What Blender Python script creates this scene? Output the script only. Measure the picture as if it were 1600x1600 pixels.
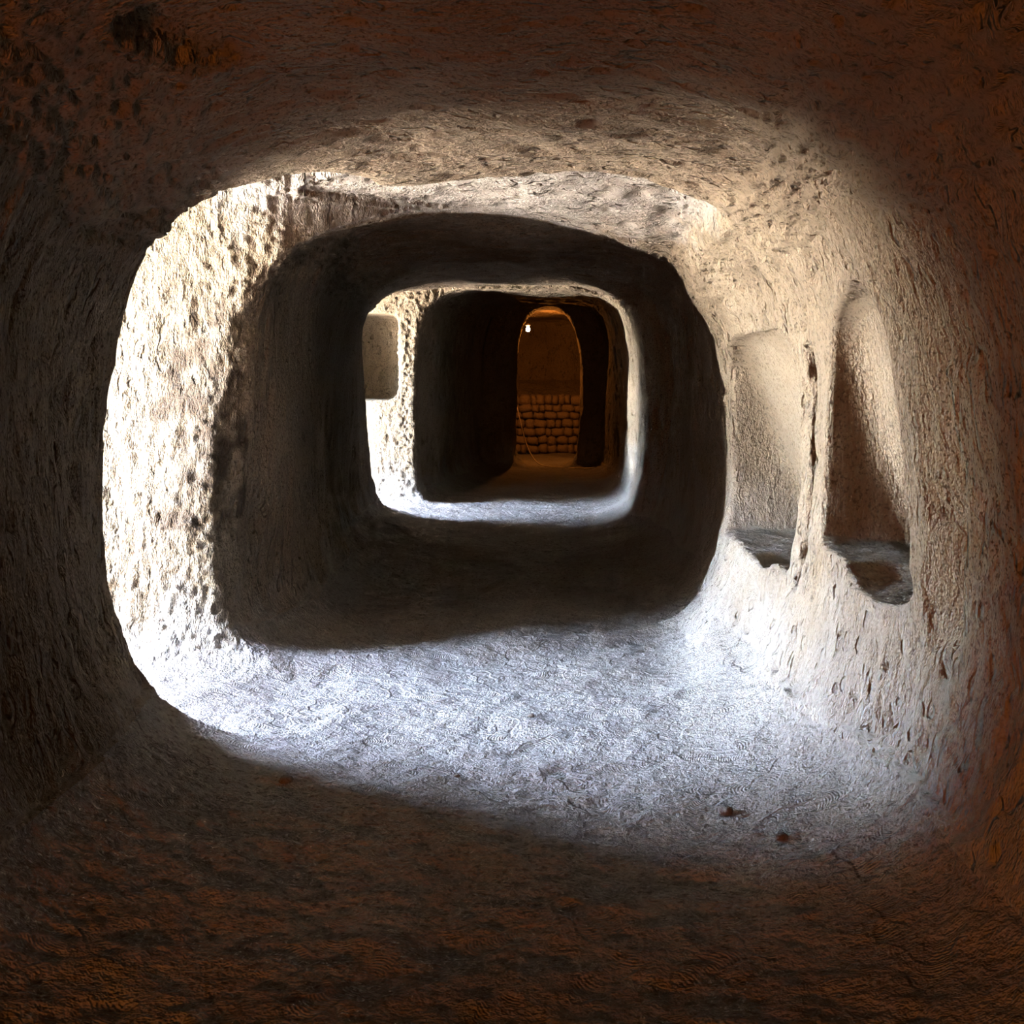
import bpy, bmesh, math, random
import numpy as np
from mathutils import Vector

for o in list(bpy.data.objects):
    bpy.data.objects.remove(o, do_unlink=True)
scene = bpy.context.scene
COL = scene.collection

# ------------------------------------------------------------------ camera
CAM_Z = 1.40
cam_d = bpy.data.cameras.new('camera')
cam_d.sensor_width = 36.0
cam_d.lens = 36.0 * 1900.0 / 1600.0
cam_d.shift_x = -40.0 / 1600.0
cam_d.shift_y = -200.0 / 1600.0
cam_d.clip_start = 0.05
cam_d.clip_end = 500
cam = bpy.data.objects.new('camera', cam_d)
cam.location = (0, 0, CAM_Z)
cam.rotation_euler = (math.pi / 2, 0, 0)
COL.objects.link(cam)
scene.camera = cam

# ------------------------------------------------------------------ sky, sun, exposure
SUN_ELEV, SUN_AZ = math.radians(68), math.radians(272)
world = bpy.data.worlds.new('sky')
scene.world = world
world.use_nodes = True
nt = world.node_tree
nt.nodes.clear()
sky = nt.nodes.new('ShaderNodeTexSky')
sky.sky_type = 'NISHITA'
sky.sun_disc = False
sky.sun_elevation = SUN_ELEV
sky.sun_rotation = SUN_AZ
sky.dust_density = 1.5
bg = nt.nodes.new('ShaderNodeBackground')
bg.inputs['Strength'].default_value = 0.85
wo = nt.nodes.new('ShaderNodeOutputWorld')
nt.links.new(sky.outputs[0], bg.inputs['Color'])
nt.links.new(bg.outputs[0], wo.inputs['Surface'])

sun_d = bpy.data.lights.new('sun', 'SUN')
sun_d.energy = 20.0
sun_d.angle = math.radians(0.53)
sun_d.color = (1.0, 0.93, 0.82)
sun = bpy.data.objects.new('sun', sun_d)
sdir = Vector((math.cos(SUN_ELEV) * math.sin(SUN_AZ), math.cos(SUN_ELEV) * math.cos(SUN_AZ), math.sin(SUN_ELEV)))
sun.rotation_euler = sdir.to_track_quat('Z', 'Y').to_euler()
sun.location = (-12, -6, 14)
COL.objects.link(sun)

scene.cycles.diffuse_bounces = 2
scene.cycles.max_bounces = 3
scene.view_settings.view_transform = 'Standard'
scene.view_settings.look = 'None'
scene.view_settings.exposure = 6.0
scene.view_settings.gamma = 1.0
scene.view_settings.use_curve_mapping = False


def tag(o, label, cat=None, group=None, kind=None):
    o['label'] = label
    if cat:
        o['category'] = cat
    if group:
        o['group'] = group
    if kind:
        o['kind'] = kind
    return o


# ------------------------------------------------------------------ materials
class NT:
    def __init__(self, name):
        self.m = bpy.data.materials.new(name)
        self.m.use_nodes = True
        self.t = self.m.node_tree
        self.t.nodes.clear()
        self.out = self.n('ShaderNodeOutputMaterial')
        self.b = self.n('ShaderNodeBsdfPrincipled')
        self.l(self.b.outputs[0], self.out.inputs['Surface'])

    def n(self, typ, **kw):
        nd = self.t.nodes.new(typ)
        for k, v in kw.items():
            setattr(nd, k, v)
        return nd

    def l(self, a, b):
        self.t.links.new(a, b)

    def put(self, sock, v):
        if hasattr(v, 'default_value') or hasattr(v, 'is_linked'):
            self.l(v, sock)
        else:
            sock.default_value = v

    def math(self, op, a, b=None, c=None, clamp=False):
        nd = self.n('ShaderNodeMath', operation=op, use_clamp=clamp)
        self.put(nd.inputs[0], a)
        if b is not None:
            self.put(nd.inputs[1], b)
        if c is not None:
            self.put(nd.inputs[2], c)
        return nd.outputs[0]

    def vmath(self, op, a, b=None):
        nd = self.n('ShaderNodeVectorMath', operation=op)
        self.put(nd.inputs[0], a)
        if b is not None:
            self.put(nd.inputs[1], b)
        return nd

    def ramp(self, v, lo, hi, a=0.0, b=1.0):
        nd = self.n('ShaderNodeMapRange', interpolation_type='SMOOTHSTEP')
        self.put(nd.inputs[0], v)
        nd.inputs[1].default_value = lo
        nd.inputs[2].default_value = hi
        nd.inputs[3].default_value = a
        nd.inputs[4].default_value = b
        return nd.outputs[0]

    def noise(self, vec, scale, detail=5, rough=0.6, dist=0.0):
        nd = self.n('ShaderNodeTexNoise')
        self.l(vec, nd.inputs['Vector'])
        nd.inputs['Scale'].default_value = scale
        nd.inputs['Detail'].default_value = detail
        nd.inputs['Roughness'].default_value = rough
        nd.inputs['Distortion'].default_value = dist
        return nd.outputs['Fac']

    def mixv(self, f, a, b):
        nd = self.n('ShaderNodeMix', data_type='VECTOR')
        self.put(nd.inputs[0], f)
        self.put(nd.inputs[4], a)
        self.put(nd.inputs[5], b)
        return nd.outputs[1]

    def mixc(self, f, a, b):
        nd = self.n('ShaderNodeMix', data_type='RGBA')
        self.put(nd.inputs[0], f)
        for s, v in ((nd.inputs[6], a), (nd.inputs[7], b)):
            if isinstance(v, tuple):
                s.default_value = (*v, 1)
            else:
                self.l(v, s)
        return nd.outputs[2]


def rock_material(name, c_lo, c_hi, c_stain, bump=1.0, streak=0.48, dusty=0.0):  # dusty: weight of wall-foot dust and of light painted onto the bay ceiling
    """Carved tuff: chisel streaks run down the walls and across the ceilings, pits and coarse grain."""
    t = NT(name)
    geo = t.n('ShaderNodeNewGeometry')
    pos = geo.outputs['Position']
    sep = t.n('ShaderNodeSeparateXYZ')
    t.l(geo.outputs['Normal'], sep.inputs[0])
    flat = t.ramp(t.math('ABSOLUTE', sep.outputs['Z']), 0.55, 0.9)
    # slanted chisel strokes: shear the wall coordinates a little
    wall = t.vmath('MULTIPLY', pos, (1.0, 1.0, streak)).outputs[0]
    ceil = t.vmath('MULTIPLY', pos, (streak * 1.2, 1.0, 1.0)).outputs[0]
    v = t.mixv(flat, wall, ceil)
    mid = t.noise(v, 30.0, 3, 0.85)
    tint = t.n('ShaderNodeVertexColor', layer_name='tint')
    ts = t.n('ShaderNodeSeparateColor')
    t.l(tint.outputs[0], ts.inputs[0])
    pit = t.math('MULTIPLY', t.ramp(t.noise(v, 20.0, 1, 0.72), 0.57, 0.67), ts.outputs[1])
    h = t.math('MULTIPLY', mid, 0.034)
    h = t.math('MULTIPLY_ADD', pit, -0.032, h)
    bp = t.n('ShaderNodeBump')
    bp.inputs['Strength'].default_value = 1.0
    bp.inputs['Distance'].default_value = 1.0 * bump
    t.l(h, bp.inputs['Height'])
    t.l(bp.outputs[0], t.b.inputs['Normal'])
    # colour: mineral patches and specks
    col = t.mixc(ts.outputs[0], c_lo, c_hi)
    col = t.mixc(ts.outputs[2], col, (0.043, 0.030, 0.020))
    sp = t.ramp(t.noise(pos, 70.0, 1, 0.7), 0.50, 0.72, 0.0, 0.85)
    col = t.mixc(sp, col, c_stain)
    col = t.mixc(t.math('MULTIPLY', tint.outputs['Alpha'], dusty), col, (0.168, 0.154, 0.140))  # alpha: dust at the wall foot, plus light painted onto the bay ceiling
    t.l(col, t.b.inputs['Base Color'])
    t.b.inputs['Roughness'].default_value = 0.95
    t.b.inputs['Specular IOR Level'].default_value = 0.15
    return t.m


def floor_material(name):
    """Trodden pale dust with overlapping shoe prints pressed into it."""
    t = NT(name)
    geo = t.n('ShaderNodeNewGeometry')
    pos = geo.outputs['Position']
    flatp = t.vmath('MULTIPLY', pos, (1, 1, 0)).outputs[0]
    h = t.math('MULTIPLY', t.noise(pos, 22.0, 3, 0.86), 0.032)
    worn = t.ramp(t.noise(flatp, 9.0, 0, 0.5), 0.42, 0.60)
    for k, (sc, tread) in enumerate(((2.6, 520.0), (2.9, 640.0))):
        off = t.vmath('ADD', flatp, (k * 3.71, k * 1.93, 0)).outputs[0]
        vor = t.n('ShaderNodeTexVoronoi', feature='F1', voronoi_dimensions='2D')
        t.l(off, vor.inputs['Vector'])
        vor.inputs['Scale'].default_value = sc
        vor.inputs['Randomness'].default_value = 0.7
        loc = t.vmath('SUBTRACT', off, vor.outputs['Position']).outputs[0]
        sc_ = t.n('ShaderNodeSeparateColor')
        t.l(vor.outputs['Color'], sc_.inputs[0])
        rot = t.n('ShaderNodeVectorRotate', rotation_type='Z_AXIS')
        t.l(loc, rot.inputs['Vector'])
        t.l(t.math('MULTIPLY', sc_.outputs[0], 6.283), rot.inputs['Angle'])
        s = t.n('ShaderNodeSeparateXYZ')
        t.l(rot.outputs[0], s.inputs[0])
        # sole outline: an ellipse waisted at the arch
        waist = t.math('MULTIPLY_ADD', t.math('COSINE', t.math('MULTIPLY', s.outputs[1], 42.0)), -0.008, 0.040)
        ex = t.math('DIVIDE', s.outputs[0], waist)
        ey = t.math('DIVIDE', s.outputs[1], 0.14)
        rr = t.math('ADD', t.math('MULTIPLY', ex, ex), t.math('POWER', t.math('ABSOLUTE', ey), 4.0))
        sole = t.ramp(rr, 1.15, 0.75)
        keep = t.math('GREATER_THAN', sc_.outputs[1], 0.25)
        sole = t.math('MULTIPLY', sole, keep)
        bend = t.math('MULTIPLY_ADD', t.math('MULTIPLY', s.outputs[0], s.outputs[0]), 9.0, s.outputs[1])
        bars = t.math('SINE', t.math('MULTIPLY', bend, tread))
        dep = t.math('MULTIPLY_ADD', t.math('MULTIPLY', bars, worn), 0.0016, -0.006)
        rim = t.math('MULTIPLY', t.ramp(t.math('ABSOLUTE', t.math('SUBTRACT', rr, 1.3)), 0.4, 0.0, 0.0, 0.0008), keep)
        h = t.math('ADD', h, t.math('MULTIPLY_ADD', sole, dep, rim))
    bp = t.n('ShaderNodeBump')
    bp.inputs['Distance'].default_value = 1.0
    t.l(h, bp.inputs['Height'])
    t.l(bp.outputs[0], t.b.inputs['Normal'])
    tint = t.n('ShaderNodeVertexColor', layer_name='tint')
    ts = t.n('ShaderNodeSeparateColor')
    t.l(tint.outputs[0], ts.inputs[0])
    col = t.mixc(ts.outputs[0], (0.121, 0.107, 0.095), (0.153, 0.141, 0.129))
    sp = t.ramp(t.noise(pos, 46.0, 1, 0.7), 0.54, 0.72, 0.0, 0.6)
    col = t.mixc(sp, col, (0.058, 0.047, 0.037))
    t.l(col, t.b.inputs['Base Color'])
    t.b.inputs['Roughness'].default_value = 0.97
    t.b.inputs['Specular IOR Level'].default_value = 0.1
    return t.m


def plain_material(name, c, rough=0.6, metal=0.0, grain=40.0, emit=None, power=0.0):
    t = NT(name)
    tc = t.n('ShaderNodeTexCoord')
    f = t.noise(tc.outputs['Object'], grain, 3, 0.6)
    col = t.mixc(f, tuple(x * 0.75 for x in c), tuple(min(1, x * 1.2) for x in c))
    t.l(col, t.b.inputs['Base Color'])
    t.b.inputs['Roughness'].default_value = rough
    t.b.inputs['Metallic'].default_value = metal
    if emit:
        t.b.inputs['Emission Color'].default_value = (*emit, 1)
        t.b.inputs['Emission Strength'].default_value = power
    return t.m


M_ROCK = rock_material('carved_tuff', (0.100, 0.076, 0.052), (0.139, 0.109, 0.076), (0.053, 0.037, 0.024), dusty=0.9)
M_FLOOR = floor_material('trodden_dust')
M_GROUND = rock_material('sunlit_earth', (0.56, 0.50, 0.41), (0.60, 0.53, 0.43), (0.30, 0.24, 0.17))
M_STONE = rock_material('rubble_stone', (0.20, 0.15, 0.11), (0.26, 0.2, 0.15), (0.12, 0.08, 0.05), 0.7, 0.8)
M_PEBBLE = rock_material('brown_clod', (0.085, 0.070, 0.058), (0.11, 0.09, 0.075), (0.06, 0.045, 0.035), 0.4, 0.9)
M_CORD = plain_material('pale_cable_sheath', (0.42, 0.33, 0.25), 0.6)
M_METAL = plain_material('dull_lamp_metal', (0.25, 0.22, 0.2), 0.5, 0.6)
M_BULB = plain_material('glowing_bulb', (1, 0.9, 0.7), 0.3, emit=(1.0, 0.72, 0.36), power=2.5)

# ------------------------------------------------------------------ cave: implicit rock (f > 0 rock, f < 0 air)
f32 = np.float32


def smin(a, b, k):
    h = np.clip(0.5 + 0.5 * (b - a) / k, 0, 1)
    return b + (a - b) * h - k * h * (1 - h)


def smax(a, b, k):
    return -smin(-a, -b, k)


def tube(x, z, xl, xr, zc, up, dn, n):
    a = (xr - xl) * 0.5
    xc = (xr + xl) * 0.5
    u = np.abs(x - xc) / a
    w = z - zc
    v = np.where(w > 0, w / up, -w / dn)
    if n == 4:
        u = u * u; v = v * v
        r = np.sqrt(np.sqrt(u * u + v * v))
    elif n == 3:
        r = np.cbrt(u * u * u + v * v * v)
    else:
        r = (u ** n + v ** n) ** (1.0 / n)
    return (r - 1) * np.minimum(a, up) * 0.95


def y_far1(x):           # plane where the second passage begins, oblique across the corridor
    return 5.93 + np.clip(x + 1.3, 0, 3) * 0.46


NICHES = [  # y0, y1, z_bottom, z_top, x at top, x at bottom, hollow centre y
    (5.14, 6.72, 0.60, 1.66, 1.12, 1.55, 5.62, 0.05),
    (3.80, 4.74, 0.79, 1.75, 1.20, 1.66, 4.05, 0.30),
]


def field(x, y, z):
    """x, y, z broadcastable float32 arrays; evaluated only for the primitives whose y-range is touched."""
    ylo, yhi = float(y.min()), float(y.max())
    # slow warp so that nothing is straight
    wx = 0.035 * np.sin(1.9 * z + 1.3 * y) + 0.022 * np.sin(4.1 * y + 2.3 * z + 1.0)
    wz = 0.028 * np.sin(2.2 * x + 1.7 * y + 0.5) + 0.018 * np.sin(4.7 * x - 2.9 * y)
    X = x + wx
    Z = z + wz
    big = np.full(np.broadcast(x, y, z).shape, 4.0, f32)
    f = big

    def on(a, b):
        return yhi > a - 0.6 and ylo < b + 0.6

    if on(-3.0, 7.4):   # passage the camera stands in
        xl = np.interp(y, [-3, 0, 3, 4.6], [-1.46, -1.46, -1.49, -1.57]).astype(f32)
        xr = np.interp(y, [-3, 2, 3.6, 5, 7.2], [1.25, 1.24, 1.18, 1.12, 1.01]).astype(f32)
        up = np.interp(y, [0, 3, 5.0], [1.22, 1.18, 1.09]).astype(f32)
        up = up - 0.06 * np.clip((y - 5.16) / (y_far1(x) - 5.16), 0, 1)
        g = tube(X, Z, xl, xr, 1.2, up, 1.42, 3)
        g = smax(g, y - (y_far1(x) + 0.10), 0.08)
        g = smax(g, -2.9 - y, 0.2)
        f = smin(f, g, 0.10)
    if on(-2.7, 0.2):   # side chamber behind the camera
        g = smax(smax(y - 0.0, -2.6 - y, 0.2), smax(-2.9 - x, x + 0.8, 0.2), 0.2)
        g = smax(g, Z - 2.45, 0.25)
        f = smin(f, g, 0.12)
    for (ya, yb, zt, sl) in ((4.60, 5.90, 2.72, 0.05), (12.75, 14.02, 2.70, 0.05)):   # side openings to daylight on the left
        if on(ya - 0.9, yb + 0.5):
            out = np.clip(-1.7 - x, 0, 3)
            g = smax(ya - sl * out - y - wx, y - (yb + 0.20 * np.clip(-1.4 - x, 0, 0.7) - 0.27 * np.clip(out - 0.7, 0, 3)) + wx, 0.22)
            g = smax(g, x + 0.7, 0.3)
            g = smax(g, Z - (zt - 0.60 * np.clip((ya + 0.62 - y) / 0.62, 0, 1.3) + 0.04 * out), 0.25)
            f = smin(f, g, 0.07)
    if on(5.1, 7.4):    # raised ceiling bay beside the opening
        g = smax(5.16 - y, y - (y_far1(x) + 0.02), 0.10)
        zt = 2.60 - 0.15 * (x + 0.2) - 0.36 * np.clip((y - 5.16) / (y_far1(x) - 5.16), 0, 1.0)
        g = smax(smax(g, Z - zt, 0.10), smax(-2.6 - x, x - 0.82, 0.3), 0.2)
        f = smin(f, g, 0.05)
    if on(5.8, 13.4):   # second passage
        xl = np.interp(y, [6, 6.9, 8, 11, 12.9], [-1.48, -1.38, -1.44, -1.70, -1.84]).astype(f32)
        xr = np.interp(y, [6, 9, 11.0, 11.25, 12.9], [1.13, 1.17, 1.17, 0.97, 1.01]).astype(f32)
        up = np.interp(y, [6, 8, 11, 12.9], [1.08, 1.11, 1.17, 1.20]).astype(f32)
        up = up - 0.11 * np.clip(1 - (y - y_far1(x)) / 0.45, 0, 1)
        g = tube(X, Z, xl, xr, 1.25, up, 1.47, 4)
        g = smax(g, (y_far1(x) - 0.10) - y, 0.06)
        g = smax(g, y - 13.1, 0.2)
        f = smin(f, g, 0.07)
    if on(12.6, 14.2):  # bay beside the second opening
        g = smax(12.85 - y, y - 14.02, 0.12)
        g = smax(smax(g, Z - 2.58, 0.15), smax(-2.0 - x, X - 1.06, 0.2), 0.2)
        f = smin(f, g, 0.07)
    if on(13.4, 15.2):  # third passage, entrance
        g = tube(X, Z, -1.40, 1.12, 1.2, 1.27, 1.9, 5)
        g = smax(smax(g, 13.7 - y, 0.1), y - 15.1, 0.1)
        f = smin(f, g, 0.05)
    if on(14.7, 20.3):  # third passage
        xl = np.interp(y, [14.8, 16.0, 16.2, 17.6, 18, 20.2], [-1.40, -1.27, -1.34, -1.18, -1.05, -0.95]).astype(f32)
        g = tube(X, Z, xl, 1.15, 1.2, 1.52, 1.9, 4)
        g = smax(smax(g, 14.7 - y, 0.1), y - 20.2, 0.15)
        f = smin(f, g, 0.08)
    if on(19.8, 21.5):  # doorway into the lamp-lit chamber
        g = tube(X, Z, -0.38, 0.72, 1.3, 1.34, 2.2, 3)
        g = smax(smax(g, 19.8 - y, 0.1), y - 21.4, 0.1)
        f = smin(f, g, 0.06)
    if on(21.0, 25.6):  # chamber at the end
        back = 24.80 + 0.5 * np.clip((z - 1.18) / 0.30, 0, 1)
        g = tube(X, Z, -1.7, 1.5, 1.2, 1.52, 2.2, 4)
        g = smax(smax(g, 20.95 - y, 0.15), y - back, 0.12)
        f = smin(f, g, 0.07)
    for (y0, y1, zb, zt, xt, xb, yh, tilt) in NICHES:
        if on(y0, y1):
            yc, hw = (y0 + y1) / 2, (y1 - y0) / 2
            q = (zt - z) / (zt - zb)
            back = xt + (xb - xt) * np.clip(q, -0.3, 1.2) + tilt * np.clip(yc - y, -0.6, 0.6) * np.clip(q * 1.6, 0, 1)
            side = np.abs(y - yc) - hw + 0.10 * np.clip(0.5 - q, 0, 1)
            g = smax(smax(side + 0.4 * wx, z - zt, 0.34), zb - z - 0.10 * np.clip(x - 1.0, 0, .6), 0.08)
            g = smax(smax(g, x - back + 0.5 * wx, 0.10), 0.7 - x, 0.1)
            f = smin(f, g, 0.022)
            e = np.sqrt(((x - 1.23) / 0.20) ** 2 + ((y - yh) / 0.27) ** 2 + ((z - zb + 0.01) / 0.11) ** 2)
            f = smin(f, (e - 1) * 0.16, 0.03)
    if on(4.8, 5.2):    # slot between the two niches
        yy = 4.98 + 0.03 * np.sin(5 * z)
        g = smax(np.abs(y - yy) - 0.035, smax(np.abs(z - 1.06) - 0.50, np.abs(x - 1.06) - 0.18, 0.1), 0.03)
        f = smin(f, g, 0.03)
    if on(2.9, 3.7):    # chipped hollow in the ceiling
        e = np.sqrt(((x + 0.93 - 0.27 * (y - 3.3)) / 0.14) ** 2 + ((y - 3.32) / 0.32) ** 2 + ((z - 2.32) / 0.10) ** 2)
        f = smin(f, (e - 1) * 0.08, 0.02)
    if on(13.8, 14.9):  # recess in the far pillar
        g = smax(np.abs(x + 2.02) - 0.41, np.abs(z - 1.715) - 0.50, 0.16)
        g = smax(g, np.abs(y - 13.9) - 0.90 + 0.10 * np.clip(z - 1.2, 0, 1), 0.1)
        f = smin(f, g, 0.04)
    # holes knocked into the pillar face
    for (hx, hy, hz, r) in ((-1.78, 5.84, 0.76, 0.055), (-1.60, 5.86, 0.84, 0.05), (-1.38, 6.25, 0.70, 0.10), (-1.68, 5.86, 0.60, 0.04)):
        if on(hy - 0.2, hy + 0.2):
            e = np.sqrt((x - hx) ** 2 + (y - hy) ** 2 + ((z - hz) * 0.8) ** 2)
            f = smin(f, e - r, 0.03)
    f = smin(f, x + 4.0 + 0.08 * np.sin(2.1 * y) + 0.06 * np.sin(3.3 * z + y), 0.25)   # open air outside
    # floor
    fl = 0.012 * np.sin(2.7 * x + 1.1 * y) + 0.010 * np.sin(1.7 * y - 2.1 * x) + 0.008 * np.sin(5.3 * x + 4.1 * y)
    fl = fl - 0.13 * np.clip(-1.55 - x, 0, 3)
    f = smax(f, fl - z, 0.30)
    return f.astype(f32)


def seg(*parts):
    out = []
    for a, b, h in parts:
        out.append(np.arange(a, b - h * 0.5, h))
    return np.concatenate(out + [[parts[-1][1]]]).astype(f32)


gx = seg((-4.54, -2.30, 0.07), (-2.30, 1.90, 0.03))
gy = seg((-3.4, 2.2, 0.09), (2.2, 8.0, 0.025), (8.0, 15.0, 0.042), (15.0, 26.0, 0.07))
gz = seg((-0.75, 3.31, 0.03))
nx, ny, nz = len(gx), len(gy), len(gz)
F = np.empty((nx, ny, nz), f32)
for j in range(0, ny, 24):
    F[:, j:j + 24, :] = field(gx[:, None, None], gy[None, j:j + 24, None], gz[None, None, :])

# ---- surface nets
S = F < 0
mixed = np.zeros((nx - 1, ny - 1, nz - 1), np.int8)
for a in (0, 1):
    for b in (0, 1):
        for c in (0, 1):
            mixed += S[a:nx - 1 + a, b:ny - 1 + b, c:nz - 1 + c]
act = (mixed > 0) & (mixed < 8)
ci, cj, ck = np.nonzero(act)
vid = np.full(act.shape, -1, np.int32)
vid[ci, cj, ck] = np.arange(len(ci))
acc = np.zeros((len(ci), 3))
cnt = np.zeros(len(ci))
corners = [(a, b, c) for a in (0, 1) for b in (0, 1) for c in (0, 1)]
for p in corners:
    for ax in range(3):
        if p[ax] == 0:
            q = list(p); q[ax] = 1
            fa = F[ci + p[0], cj + p[1], ck + p[2]]
            fb = F[ci + q[0], cj + q[1], ck + q[2]]
            m = (fa < 0) != (fb < 0)
            t = np.where(m, fa / np.where(m, fa - fb, 1), 0)
            P = [gx[ci + p[0]].astype(float), gy[cj + p[1]].astype(float), gz[ck + p[2]].astype(float)]
            Q = [gx[ci + q[0]], gy[cj + q[1]], gz[ck + q[2]]]
            P[ax] = P[ax] + t * (Q[ax] - P[ax])
            for d in range(3):
                acc[:, d] += np.where(m, P[d], 0)
            cnt += m
V = acc / cnt[:, None]
quads = []
for ax in range(3):
    sl0 = [slice(None)] * 3; sl1 = [slice(None)] * 3
    sl0[ax] = slice(0, -1); sl1[ax] = slice(1, None)
    chg = S[tuple(sl0)] != S[tuple(sl1)]
    i, j, k = np.nonzero(chg)
    o1, o2 = [(1, 2), (2, 0), (0, 1)][ax]
    idx = np.stack([i, j, k], 1)
    ok = (idx[:, o1] > 0) & (idx[:, o2] > 0)
    lim = [nx - 1, ny - 1, nz - 1]
    ok &= (idx[:, o1] < lim[o1]) & (idx[:, o2] < lim[o2])
    idx = idx[ok]
    air_first = S[idx[:, 0], idx[:, 1], idx[:, 2]]
    c = []
    for d1, d2 in ((-1, -1), (0, -1), (0, 0), (-1, 0)):
        e = idx.copy()
        e[:, o1] += d1; e[:, o2] += d2
        c.append(vid[e[:, 0], e[:, 1], e[:, 2]])
    q = np.stack(c, 1)
    q[air_first] = q[air_first][:, ::-1]      # normal towards the air
    quads.append(q)
Q = np.concatenate(quads)
Q = Q[(Q >= 0).all(1)]
del F, S, mixed, act, vid

# ---- split every quad in four
ea = np.sort(np.concatenate([Q[:, [0, 1]], Q[:, [1, 2]], Q[:, [2, 3]], Q[:, [3, 0]]]), axis=1).astype(np.int64)
key = ea[:, 0] * (len(V) + 1) + ea[:, 1]
uk, first, inv = np.unique(key, return_index=True, return_inverse=True)
nV, nE, nQ = len(V), len(uk), len(Q)
mid = V[ea[first]].mean(1)
cen = V[Q].mean(1)
V = np.concatenate([V, mid, cen])
E = inv.reshape(4, nQ).T + nV
Cn = np.arange(nQ) + nV + nE
Q = np.concatenate([
    np.stack([Q[:, 0], E[:, 0], Cn, E[:, 3]], 1), np.stack([Q[:, 1], E[:, 1], Cn, E[:, 0]], 1),
    np.stack([Q[:, 2], E[:, 2], Cn, E[:, 1]], 1), np.stack([Q[:, 3], E[:, 3], Cn, E[:, 2]], 1)])


def field_pts(P):
    order = np.argsort(P[:, 1])
    out = np.empty(len(P), f32)
    for s in range(0, len(P), 40000):
        ii = order[s:s + 40000]
        p = P[ii].astype(f32)
        out[ii] = field(p[:, 0], p[:, 1], p[:, 2])
    return out


def grad(P, f0, h=0.006):
    g = np.empty_like(P)
    for d in range(3):
        Pd = P.copy(); Pd[:, d] += h
        g[:, d] = (field_pts(Pd) - f0) / h
    return g


f0 = field_pts(V)
G = grad(V, f0)
gn = np.linalg.norm(G, axis=1)
V = V - G * (np.clip(f0, -0.03, 0.03) / np.maximum(gn, 0.4) ** 2)[:, None]
N = -G / np.maximum(gn, 1e-6)[:, None]          # towards the air


# ---- relief: value noise
def vnoise(P, seed):
    I = np.floor(P).astype(np.int64)
    T = P - I
    T = T * T * (3 - 2 * T)
    out = 0
    for a in (0, 1):
        for b in (0, 1):
            for c in (0, 1):
                h = (I[:, 0] + a) * 73856093 ^ (I[:, 1] + b) * 19349663 ^ (I[:, 2] + c) * 83492791 ^ seed * 2654435761
                h = (h ^ (h >> 13)) * 1274126177 & 0x7fffffff
                h = ((h ^ (h >> 16)) & 0xffff) / 65535.0
                w = (T[:, 0] if a else 1 - T[:, 0]) * (T[:, 1] if b else 1 - T[:, 1]) * (T[:, 2] if c else 1 - T[:, 2])
                out = out + h * w
    return out - 0.5


flat = np.clip((np.abs(N[:, 2]) - 0.5) / 0.4, 0, 1)[:, None]
zs = np.interp(V[:, 1], [5.9, 6.8, 12.4, 12.9], [0.5, 0.16, 0.16, 0.5])
zs = np.where(V[:, 0] > 0.3, 0.5, zs)
An = V * np.stack([np.ones(len(V)), np.ones(len(V)), zs], 1) * (1 - flat) + V * np.array([0.5, 1, 1]) * flat
is_floor = np.clip((N[:, 2] - 0.45) / 0.35, 0, 1)
D = 0.036 * vnoise(An * 3.1 + 11, 1) + 0.022 * vnoise(An * 7.3 + 5, 2) + 0.020 * vnoise(An * 15 + 3, 3) + 0.012 * vnoise(An * 31 + 7, 4)
pits = vnoise(An * 12 + 40, 5) + 0.5 * vnoise(An * 24 + 9, 6)
D = D + 0.075 * np.clip(pits - 0.20, 0, 0.4)
pits2 = vnoise(An * 22 + 17, 7)
D = D + 0.10 * np.clip(pits2 - 0.24, 0, 0.3)
Df = 0.018 * vnoise(V * 5 + 2, 8) + 0.014 * vnoise(V * 14 + 2, 9) + 0.010 * vnoise(V * 30 + 2, 10)
# the weathered pillar faces by the openings are far coarser
rough = np.exp(-((V[:, 1] - 5.8) / 0.30) ** 2) * (V[:, 0] < -1.2) + np.exp(-((V[:, 1] - 14.0) / 0.2) ** 2) * (V[:, 0] < -1.25)
D = D - rough * (0.06 * np.clip(pits - 0.20, 0, 0.4) + 0.085 * np.clip(pits2 - 0.24, 0, 0.3))
D = D + rough * (0.012 * vnoise(V * 14 + 1, 11) + 0.034 * vnoise(V * 42 + 1, 12))
inset = np.zeros(len(V))
for (y0, y1, zb, zt, xt, xb, yh, tilt) in NICHES:
    soft = lambda t: np.clip(t, 0, 1)
    inset = np.maximum(inset, soft((V[:, 1] - y0 + 0.04) / 0.06) * soft((y1 + 0.10 - V[:, 1]) / 0.06) * soft((V[:, 2] - zb + 0.2) / 0.1)
                       * soft((zt + 0.05 - V[:, 2]) / 0.1) * soft((V[:, 0] - 1.04) / 0.09))
inset = np.maximum(inset, (V[:, 0] < -1.6) & (V[:, 1] > 14.1) & (V[:, 1] < 14.7))
D = D * (1 - 0.85 * inset)
# long upright cut down the near right wall
u = V[:, 1] - (3.44 - 0.035 * (V[:, 2] - 1.2) + 0.02 * np.sin(5.2 * V[:, 2]))
CUT = (V[:, 0] > 0.85) & (V[:, 2] > 0.62) & (V[:, 2] < 1.86) & (u > 0) & (u < 0.26)
D = D + np.where(CUT, 0.085 * (1 - u / 0.26) * np.clip((V[:, 2] - 0.62) / 0.1, 0, 1) * np.clip((1.86 - V[:, 2]) / 0.5, 0, 1), 0)
D = D * (1 - is_floor) + Df * is_floor
V = V - N * D[:, None]

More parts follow.
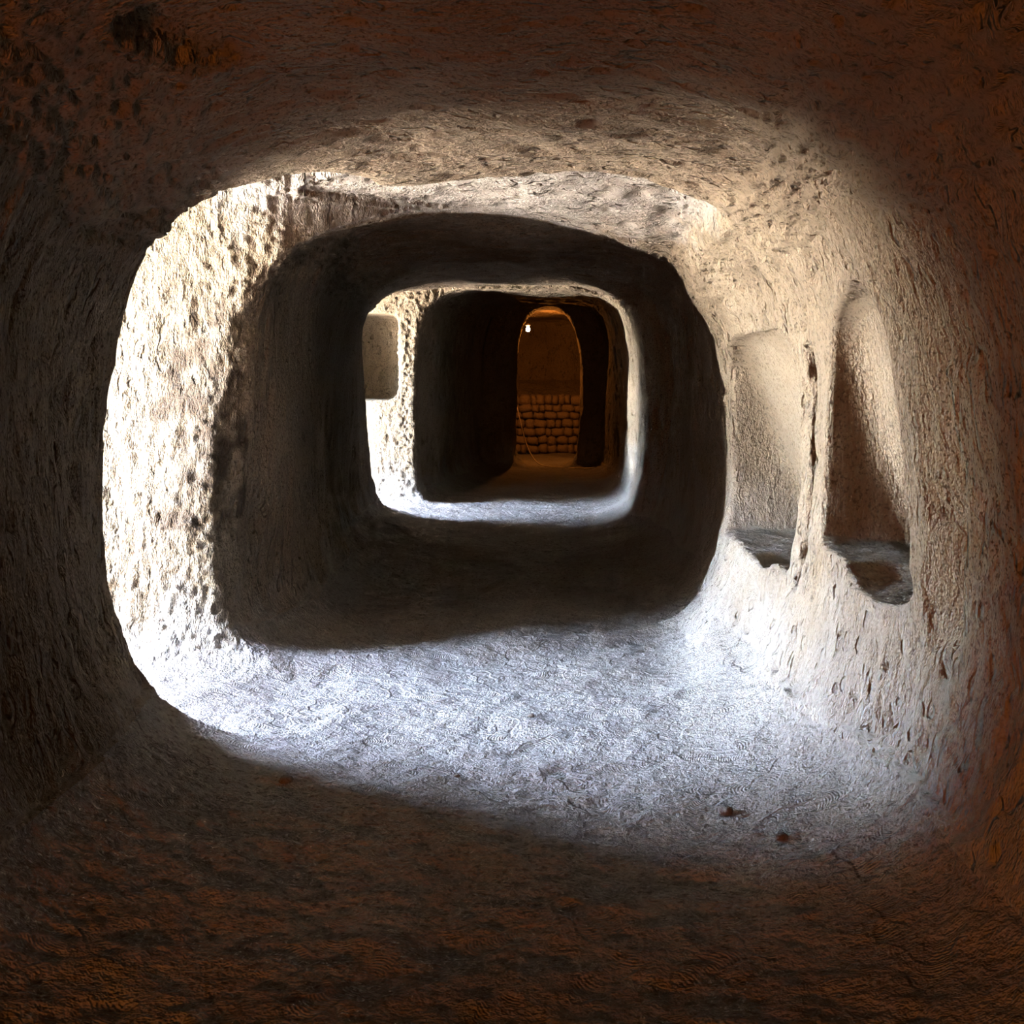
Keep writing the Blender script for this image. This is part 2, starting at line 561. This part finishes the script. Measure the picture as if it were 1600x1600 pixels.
# ---- vertex normals of the displaced surface
fn = np.cross(V[Q[:, 2]] - V[Q[:, 0]], V[Q[:, 3]] - V[Q[:, 1]])
vn = np.zeros_like(V)
for c in range(4):
    for d in range(3):
        vn[:, d] += np.bincount(Q[:, c], fn[:, d], len(V))
vn /= np.maximum(np.linalg.norm(vn, axis=1), 1e-9)[:, None]
if (vn * N).sum() < 0:
    Q = Q[:, ::-1]
    vn = -vn

# ---- mineral tint (red) and where the rock is pitted (green)
TINT = np.ones((len(V), 4), f32)
tn = vnoise(V * 1.6 + 3, 21) + 0.5 * vnoise(V * 3.7 + 3, 22) + 0.35 * vnoise(V * 8.3 + 3, 23)
TINT[:, 0] = np.clip(0.5 + 1.3 * tn, 0, 1)
dust = np.clip(1.15 - (V[:, 2] + 0.35 * vnoise(V * 3, 31) + 0.25 * vnoise(An * 12, 32)) / np.where(V[:, 0] > -0.6, 0.75, 0.32), 0, 1)
TINT[:, 3] = np.maximum(dust, 0.001)
TINT[:, 1] = np.clip((vnoise(An * 7 + 3, 24) + 0.4 * vnoise(An * 15 + 3, 25) + 0.14) * 6, 0, 1)

stain = np.clip(1.25 - np.abs(V[:, 0] + 1.70) / 0.20, 0, 1) * np.clip(1.3 - np.abs(V[:, 2] - 1.38) / 0.55, 0, 1) * (np.abs(V[:, 1] - 5.85) < 0.3)
TINT[:, 1] *= (1 - np.clip(rough, 0, 1)) * (1 - 0.9 * inset)
yf = y_far1(V[:, 0])
lit_tint = np.clip((V[:, 1] - 5.12) / 0.10, 0, 1) * np.clip((yf + 0.10 - V[:, 1]) / 0.08, 0, 1) * np.clip((V[:, 2] - 2.05) / 0.25, 0, 1) * (V[:, 0] > -1.6)  # paler colour standing in for bright daylight on the bay ceiling
lit_tint = np.clip(lit_tint * 1.5 + 0.8 * vnoise(V * 11, 41) + 0.5 * vnoise(V * 26, 42) - 0.35, 0, 1) * (lit_tint > 0.01)
TINT[:, 3] = np.maximum(TINT[:, 3], lit_tint * 1.0)
TINT[:, 2] = np.clip((stain + 1.5 * vnoise(V * 7 + 3, 26) + 1.2 * vnoise(V * 20, 27) - 0.15) * 2.0, 0, 1) * (stain > 0.02)

# ---- sort the faces into floor, ceiling, walls and recesses
fc = V[Q].mean(1)
fN = N[Q].mean(1)
X, Y, Zc = fc.T
NZ = fN[:, 2]
cls = np.full(len(Q), -1)
names = ['floor', 'ceiling', 'wall_left', 'wall_left_middle', 'wall_left_far', 'wall_right', 'wall_right_middle',
         'wall_right_far', 'wall_end', 'wall_back', 'wall_outside', 'niche_far', 'niche_near', 'recess', 'slot', 'cut']
ID = {n: i for i, n in enumerate(names)}
left = X < -0.2
cls[:] = np.where(left, np.where(Y < 5.2, ID['wall_left'], np.where(Y < 13.4, ID['wall_left_middle'], ID['wall_left_far'])),
                  np.where(Y < 7.15, ID['wall_right'], np.where(Y < 12.9, ID['wall_right_middle'], ID['wall_right_far'])))
cls[(Y > 20.0)] = ID['wall_end']
cls[(Y < -2.0)] = ID['wall_back']
cls[(X < -3.5)] = ID['wall_outside']
cls[(NZ > 0.60) & (Zc < 0.3)] = ID['floor']
cls[(NZ < -0.50) & (Zc > 1.75) & (X > -3.6)] = ID['ceiling']
cls[(fN[:, 1] < -0.3) & (Zc > 2.12) & (X > -1.25) & (X < 1.0) & (Y > 5.2) & (Y < 15)] = ID['ceiling']
for nm, (y0, y1, zb, zt, xt, xb, yh, tilt) in zip(('niche_far', 'niche_near'), NICHES):
    ins = (Y > y0 + 0.0) & (Y < y1) & (Zc > zb - 0.16) & (Zc < zt + 0.02) & (X > 1.06)
    face_in = (X > 1.19) | (np.abs(fN[:, 1]) > 0.6) | (NZ > 0.5)
    cls[ins & face_in] = ID[nm]
cls[(np.abs(Y - 4.98) < 0.055) & (Zc > 0.4) & (Zc < 1.7) & (X > 1.10)] = ID['slot']
cls[CUT[Q].all(1)] = ID['cut']
cls[(X < -1.58) & (Y > 14.10) & (Y < 15.1) & (Zc > 1.18) & (Zc < 2.25)] = ID['recess']


def sub_mesh(name, mask, mat):
    q = Q[mask]
    used, inv_ = np.unique(q, return_inverse=True)
    q = inv_.reshape(-1, 4).astype(np.int32)
    me = bpy.data.meshes.new(name)
    me.vertices.add(len(used))
    me.vertices.foreach_set('co', V[used].astype(f32).ravel())
    me.loops.add(q.size)
    me.loops.foreach_set('vertex_index', q.ravel())
    me.polygons.add(len(q))
    me.polygons.foreach_set('loop_start', np.arange(0, q.size, 4, dtype=np.int32))
    me.update(calc_edges=True)
    me.polygons.foreach_set('use_smooth', np.ones(len(q), bool))
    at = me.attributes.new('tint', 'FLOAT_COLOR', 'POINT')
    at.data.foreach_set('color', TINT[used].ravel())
    me.materials.append(mat)
    me.normals_split_custom_set_from_vertices(vn[used].astype(f32))
    o = bpy.data.objects.new(name, me)
    COL.objects.link(o)
    return o


LAB = {
    'floor': ('pale dusty floor of the carved corridor covered with overlapping shoe prints', 'floor', M_FLOOR),
    'ceiling': ('rough pitted rock ceiling running the length of the carved corridor', 'ceiling', M_ROCK),
    'wall_left': ('dark nearest rock pillar along the left edge, in shadow', 'rock wall', M_ROCK),
    'wall_left_middle': ('second rock pillar with white sunlit rough face and grey inner side', 'rock wall', M_ROCK),
    'wall_left_far': ('far rock pillar with a rounded recess in its lit face', 'rock wall', M_ROCK),
    'wall_right': ('right rock wall with two arched niches, glowing white low down', 'rock wall', M_ROCK),
    'wall_right_middle': ('shadowed right side of the second passage beyond the niche wall', 'rock wall', M_ROCK),
    'wall_right_far': ('right side of the black third passage, its front edge a thin lit strip', 'rock wall', M_ROCK),
    'wall_end': ('orange lamp-lit rock at the very end of the corridor', 'rock wall', M_ROCK),
    'wall_back': ('rock closing the corridor behind the viewer', 'rock wall', M_ROCK),
    'wall_outside': ('outer rock face beside the daylight openings', 'rock wall', M_ROCK),
}
walls = {}
for nm, (lab, cat, mat) in LAB.items():
    mask = cls == ID[nm]
    if mask.any():
        walls[nm] = tag(sub_mesh(nm, mask, mat), lab, cat, kind='structure')
for nm, pn, par, lab in (('niche_far', 'niche', 'wall_right', 'farther arched niche with hollowed sill'),
                         ('niche_near', 'niche', 'wall_right', 'nearer arched niche with slanting golden back'),
                         ('recess', 'recess', 'wall_left_far', 'round-cornered tan recess'),
                         ('slot', 'slot', 'wall_right', 'narrow upright slot between the niches'),
                         ('cut', 'cut', 'wall_right', 'long dark upright cut')):
    mask = cls == ID[nm]
    if mask.any():
        o = sub_mesh(pn, mask, M_ROCK)
        o.parent = walls[par]
        o['label'] = lab

# ------------------------------------------------------------------ ground outside the openings
bm = bmesh.new()
xs = [-4.45, -4.9, -6, -9, -14, -25, -45, -80]
ys = [-60, -30, -15, -6, 0, 4, 8, 12, 16, 22, 30, 45, 80]
rnd = random.Random(4)
grid = [[bm.verts.new((x, y, -0.44 - 0.02 * (-4.45 - x) + (0.25 * rnd.uniform(-1, 1) if x < -8 else 0))) for y in ys] for x in xs]
for i in range(len(xs) - 1):
    for j in range(len(ys) - 1):
        bm.faces.new((grid[i][j], grid[i][j + 1], grid[i + 1][j + 1], grid[i + 1][j]))
bmesh.ops.recalc_face_normals(bm, faces=bm.faces)
me = bpy.data.meshes.new('ground')
bm.to_mesh(me); bm.free()
me.materials.append(M_GROUND)
o = bpy.data.objects.new('ground', me)
COL.objects.link(o)
tag(o, 'sunlit bare earth outside the openings', 'ground', kind='structure')

# ------------------------------------------------------------------ helpers for small things


def link_mesh(name, bm, mat, parent=None, smooth=True):
    me = bpy.data.meshes.new(name)
    bm.to_mesh(me); bm.free()
    if smooth:
        for p in me.polygons:
            p.use_smooth = True
    me.materials.append(mat)
    o = bpy.data.objects.new(name, me)
    COL.objects.link(o)
    o.parent = parent
    return o


def empty(name, loc):
    o = bpy.data.objects.new(name, None)
    o.location = loc
    COL.objects.link(o)
    return o


def tube_bm(bm, pts, r, seg_=8):
    rings = []
    pts = [Vector(p) for p in pts]
    for i, p in enumerate(pts):
        d = (pts[min(i + 1, len(pts) - 1)] - pts[max(i - 1, 0)]).normalized()
        a = d.orthogonal().normalized() if i == 0 else (prev - d * prev.dot(d)).normalized()
        prev = a
        b = d.cross(a)
        rings.append([bm.verts.new(p + (a * math.cos(t) + b * math.sin(t)) * r) for t in [2 * math.pi * k / seg_ for k in range(seg_)]])
    for r0, r1 in zip(rings, rings[1:]):
        for k in range(seg_):
            bm.faces.new((r0[k], r0[(k + 1) % seg_], r1[(k + 1) % seg_], r1[k]))
    bm.faces.new(rings[0][::-1]); bm.faces.new(rings[-1])


def lathe_bm(bm, prof, seg_=16):
    rings = [[bm.verts.new((r * math.cos(2 * math.pi * k / seg_), r * math.sin(2 * math.pi * k / seg_), z)) for k in range(seg_)] for r, z in prof]
    for r0, r1 in zip(rings, rings[1:]):
        for k in range(seg_):
            bm.faces.new((r0[k], r0[(k + 1) % seg_], r1[(k + 1) % seg_], r1[k]))
    bm.faces.new(rings[0][::-1]); bm.faces.new(rings[-1])


# ------------------------------------------------------------------ rubble wall in the lamp-lit chamber
def stone_mesh(seed):
    r = random.Random(seed)
    bm = bmesh.new()
    bmesh.ops.create_cube(bm, size=1.0)
    bmesh.ops.subdivide_edges(bm, edges=bm.edges[:], cuts=2, use_grid_fill=True)
    for v in bm.verts:
        c = v.co
        n = c.normalized() * 0.62
        v.co = c.lerp(n, 0.50) + Vector((r.uniform(-1, 1), r.uniform(-1, 1), r.uniform(-1, 1))) * 0.075
    me = bpy.data.meshes.new('stone')
    bm.to_mesh(me); bm.free()
    for p in me.polygons:
        p.use_smooth = True
    me.materials.append(M_STONE)
    return me


stone_meshes = [stone_mesh(s) for s in range(7)]
rubble = tag(empty('rubble_wall', (0.15, 24.52, 0)), 'low dry wall of rounded brown stones in the lamp-lit chamber', 'stone wall')
rnd = random.Random(12)
zr = 0.0
for row in range(7):
    h = (0.19, 0.18, 0.17, 0.18, 0.15, 0.15, 0.20)[row]
    x = -0.98 + rnd.uniform(0, 0.1)
    while x < 0.62:
        w = rnd.uniform(0.11, 0.27)
        s = bpy.data.objects.new('stone', stone_meshes[rnd.randrange(7)])
        s.location = (x + w / 2, rnd.uniform(-0.02, 0.02), zr + h / 2 + rnd.uniform(-0.012, 0.012))
        s.scale = (w * 1.0, 0.34, h * rnd.uniform(0.88, 1.06))
        s.rotation_euler = (rnd.uniform(-.06, .06), rnd.uniform(-.16, .16), rnd.uniform(-.1, .1))
        COL.objects.link(s)
        s.parent = rubble
        x += w * 0.97
    zr += h * 0.96


# ------------------------------------------------------------------ lamps and cable
def make_lamp(loc, label, power, color, stem_up, soft):
    root = tag(empty('bulkhead_lamp', loc), label, 'lamp')
    bm = bmesh.new(); lathe_bm(bm, [(0.004, -0.05), (0.028, -0.042), (0.038, -0.02), (0.034, 0.005), (0.02, 0.03), (0.016, 0.04)])
    b = link_mesh('bulb', bm, M_BULB, root); b.visible_shadow = True
    bm = bmesh.new(); lathe_bm(bm, [(0.019, 0.041), (0.022, 0.05), (0.022, 0.09), (0.012, 0.10)])
    link_mesh('socket', bm, M_METAL, root)
    bm = bmesh.new(); lathe_bm(bm, [(0.030, 0.05), (0.052, 0.075), (0.050, 0.08), (0.028, 0.058)])
    link_mesh('lamp_shade', bm, M_METAL, root)
    bm = bmesh.new(); tube_bm(bm, [(0, 0, 0.098), (0, 0.005, stem_up * 0.5), (0, 0, stem_up)], 0.006)
    link_mesh('stem', bm, M_METAL, root)
    ld = bpy.data.lights.new('lamp_light', 'POINT')
    ld.energy = power
    ld.color = color
    ld.shadow_soft_size = soft
    lo = bpy.data.objects.new('lamp_light', ld)
    lo.location = (0, 0, -0.11)
    lo.parent = root
    COL.objects.link(lo)
    return root


make_lamp((-0.17, 21.62, 2.38), 'small glowing bulb in the chamber at the corridor end', 2.2, (1.0, 0.30, 0.03), 0.30, 0.045)
make_lamp((-1.38, -1.30, 0.60), 'warm bulb hanging low in the side chamber behind the viewer', 7.5, (1.0, 0.30, 0.04), 1.75, 0.12)

bm = bmesh.new()
pts = [(-0.40, 21.30, 1.30), (-0.37, 21.22, 1.05), (-0.30, 21.05, 0.75), (-0.21, 20.9, 0.42), (-0.10, 20.7, 0.18), (0.03, 20.5, 0.05),
       (0.20, 20.3, 0.02), (0.45, 20.1, 0.02), (0.75, 19.9, 0.02), (1.0, 19.7, 0.05)]
fine = []
for i in range(len(pts) - 1):
    for k in range(4):
        p0, p1, p2, p3 = [Vector(pts[min(max(i + d, 0), len(pts) - 1)]) for d in (-1, 0, 1, 2)]
        t = k / 4
        fine.append(0.5 * ((2 * p1) + (p2 - p0) * t + (2 * p0 - 5 * p1 + 4 * p2 - p3) * t * t + (3 * p1 - p0 - 3 * p2 + p3) * t ** 3))
tube_bm(bm, fine, 0.009, 6)
tag(link_mesh('cable', bm, M_CORD), 'thin pale cable drooping beside the doorway of the lamp-lit chamber', 'cable')


# ------------------------------------------------------------------ loose clods on the floor
def clod(px, py, size, label, seed):
    d = 1900.0 * CAM_Z / (py - 600.0)
    x = (px - 840.0) / 1900.0 * d
    r = random.Random(seed)
    bm = bmesh.new()
    bmesh.ops.create_icosphere(bm, subdivisions=2, radius=1.0)
    for v in bm.verts:
        v.co *= r.uniform(0.80, 1.15)
        if v.co.z < -0.35:
            v.co.z = -0.35
    o = link_mesh('clod', bm, M_PEBBLE)
    o.scale = (size, size * 0.8, size * 0.62)
    o.rotation_euler = (0, 0, r.uniform(0, 6))
    # rest on the floor below
    near = (np.abs(V[:, 0] - x) < 0.035) & (np.abs(V[:, 1] - d) < 0.035) & (V[:, 2] < 0.4)
    zf = float(V[near, 2].mean()) if near.any() else 0.0
    o.location = (x, d, zf + size * 0.2)
    tag(o, label, 'clod', 'loose clods on the dusty floor')
    return o


clod(446, 1246, 0.026, 'reddish clod at the shadow edge near the dark pillar foot', 1)
clod(1133, 1284, 0.030, 'largest clod, with a dusty mound, near the right wall foot', 2)
clod(714, 1220, 0.013, 'tiny dark pebble in the middle of the lit floor', 3)
clod(1222, 1334, 0.022, 'flat brown clod nearest the right wall foot', 4)
clod(830, 1131, 0.016, 'small clod in the far middle of the lit floor', 5)
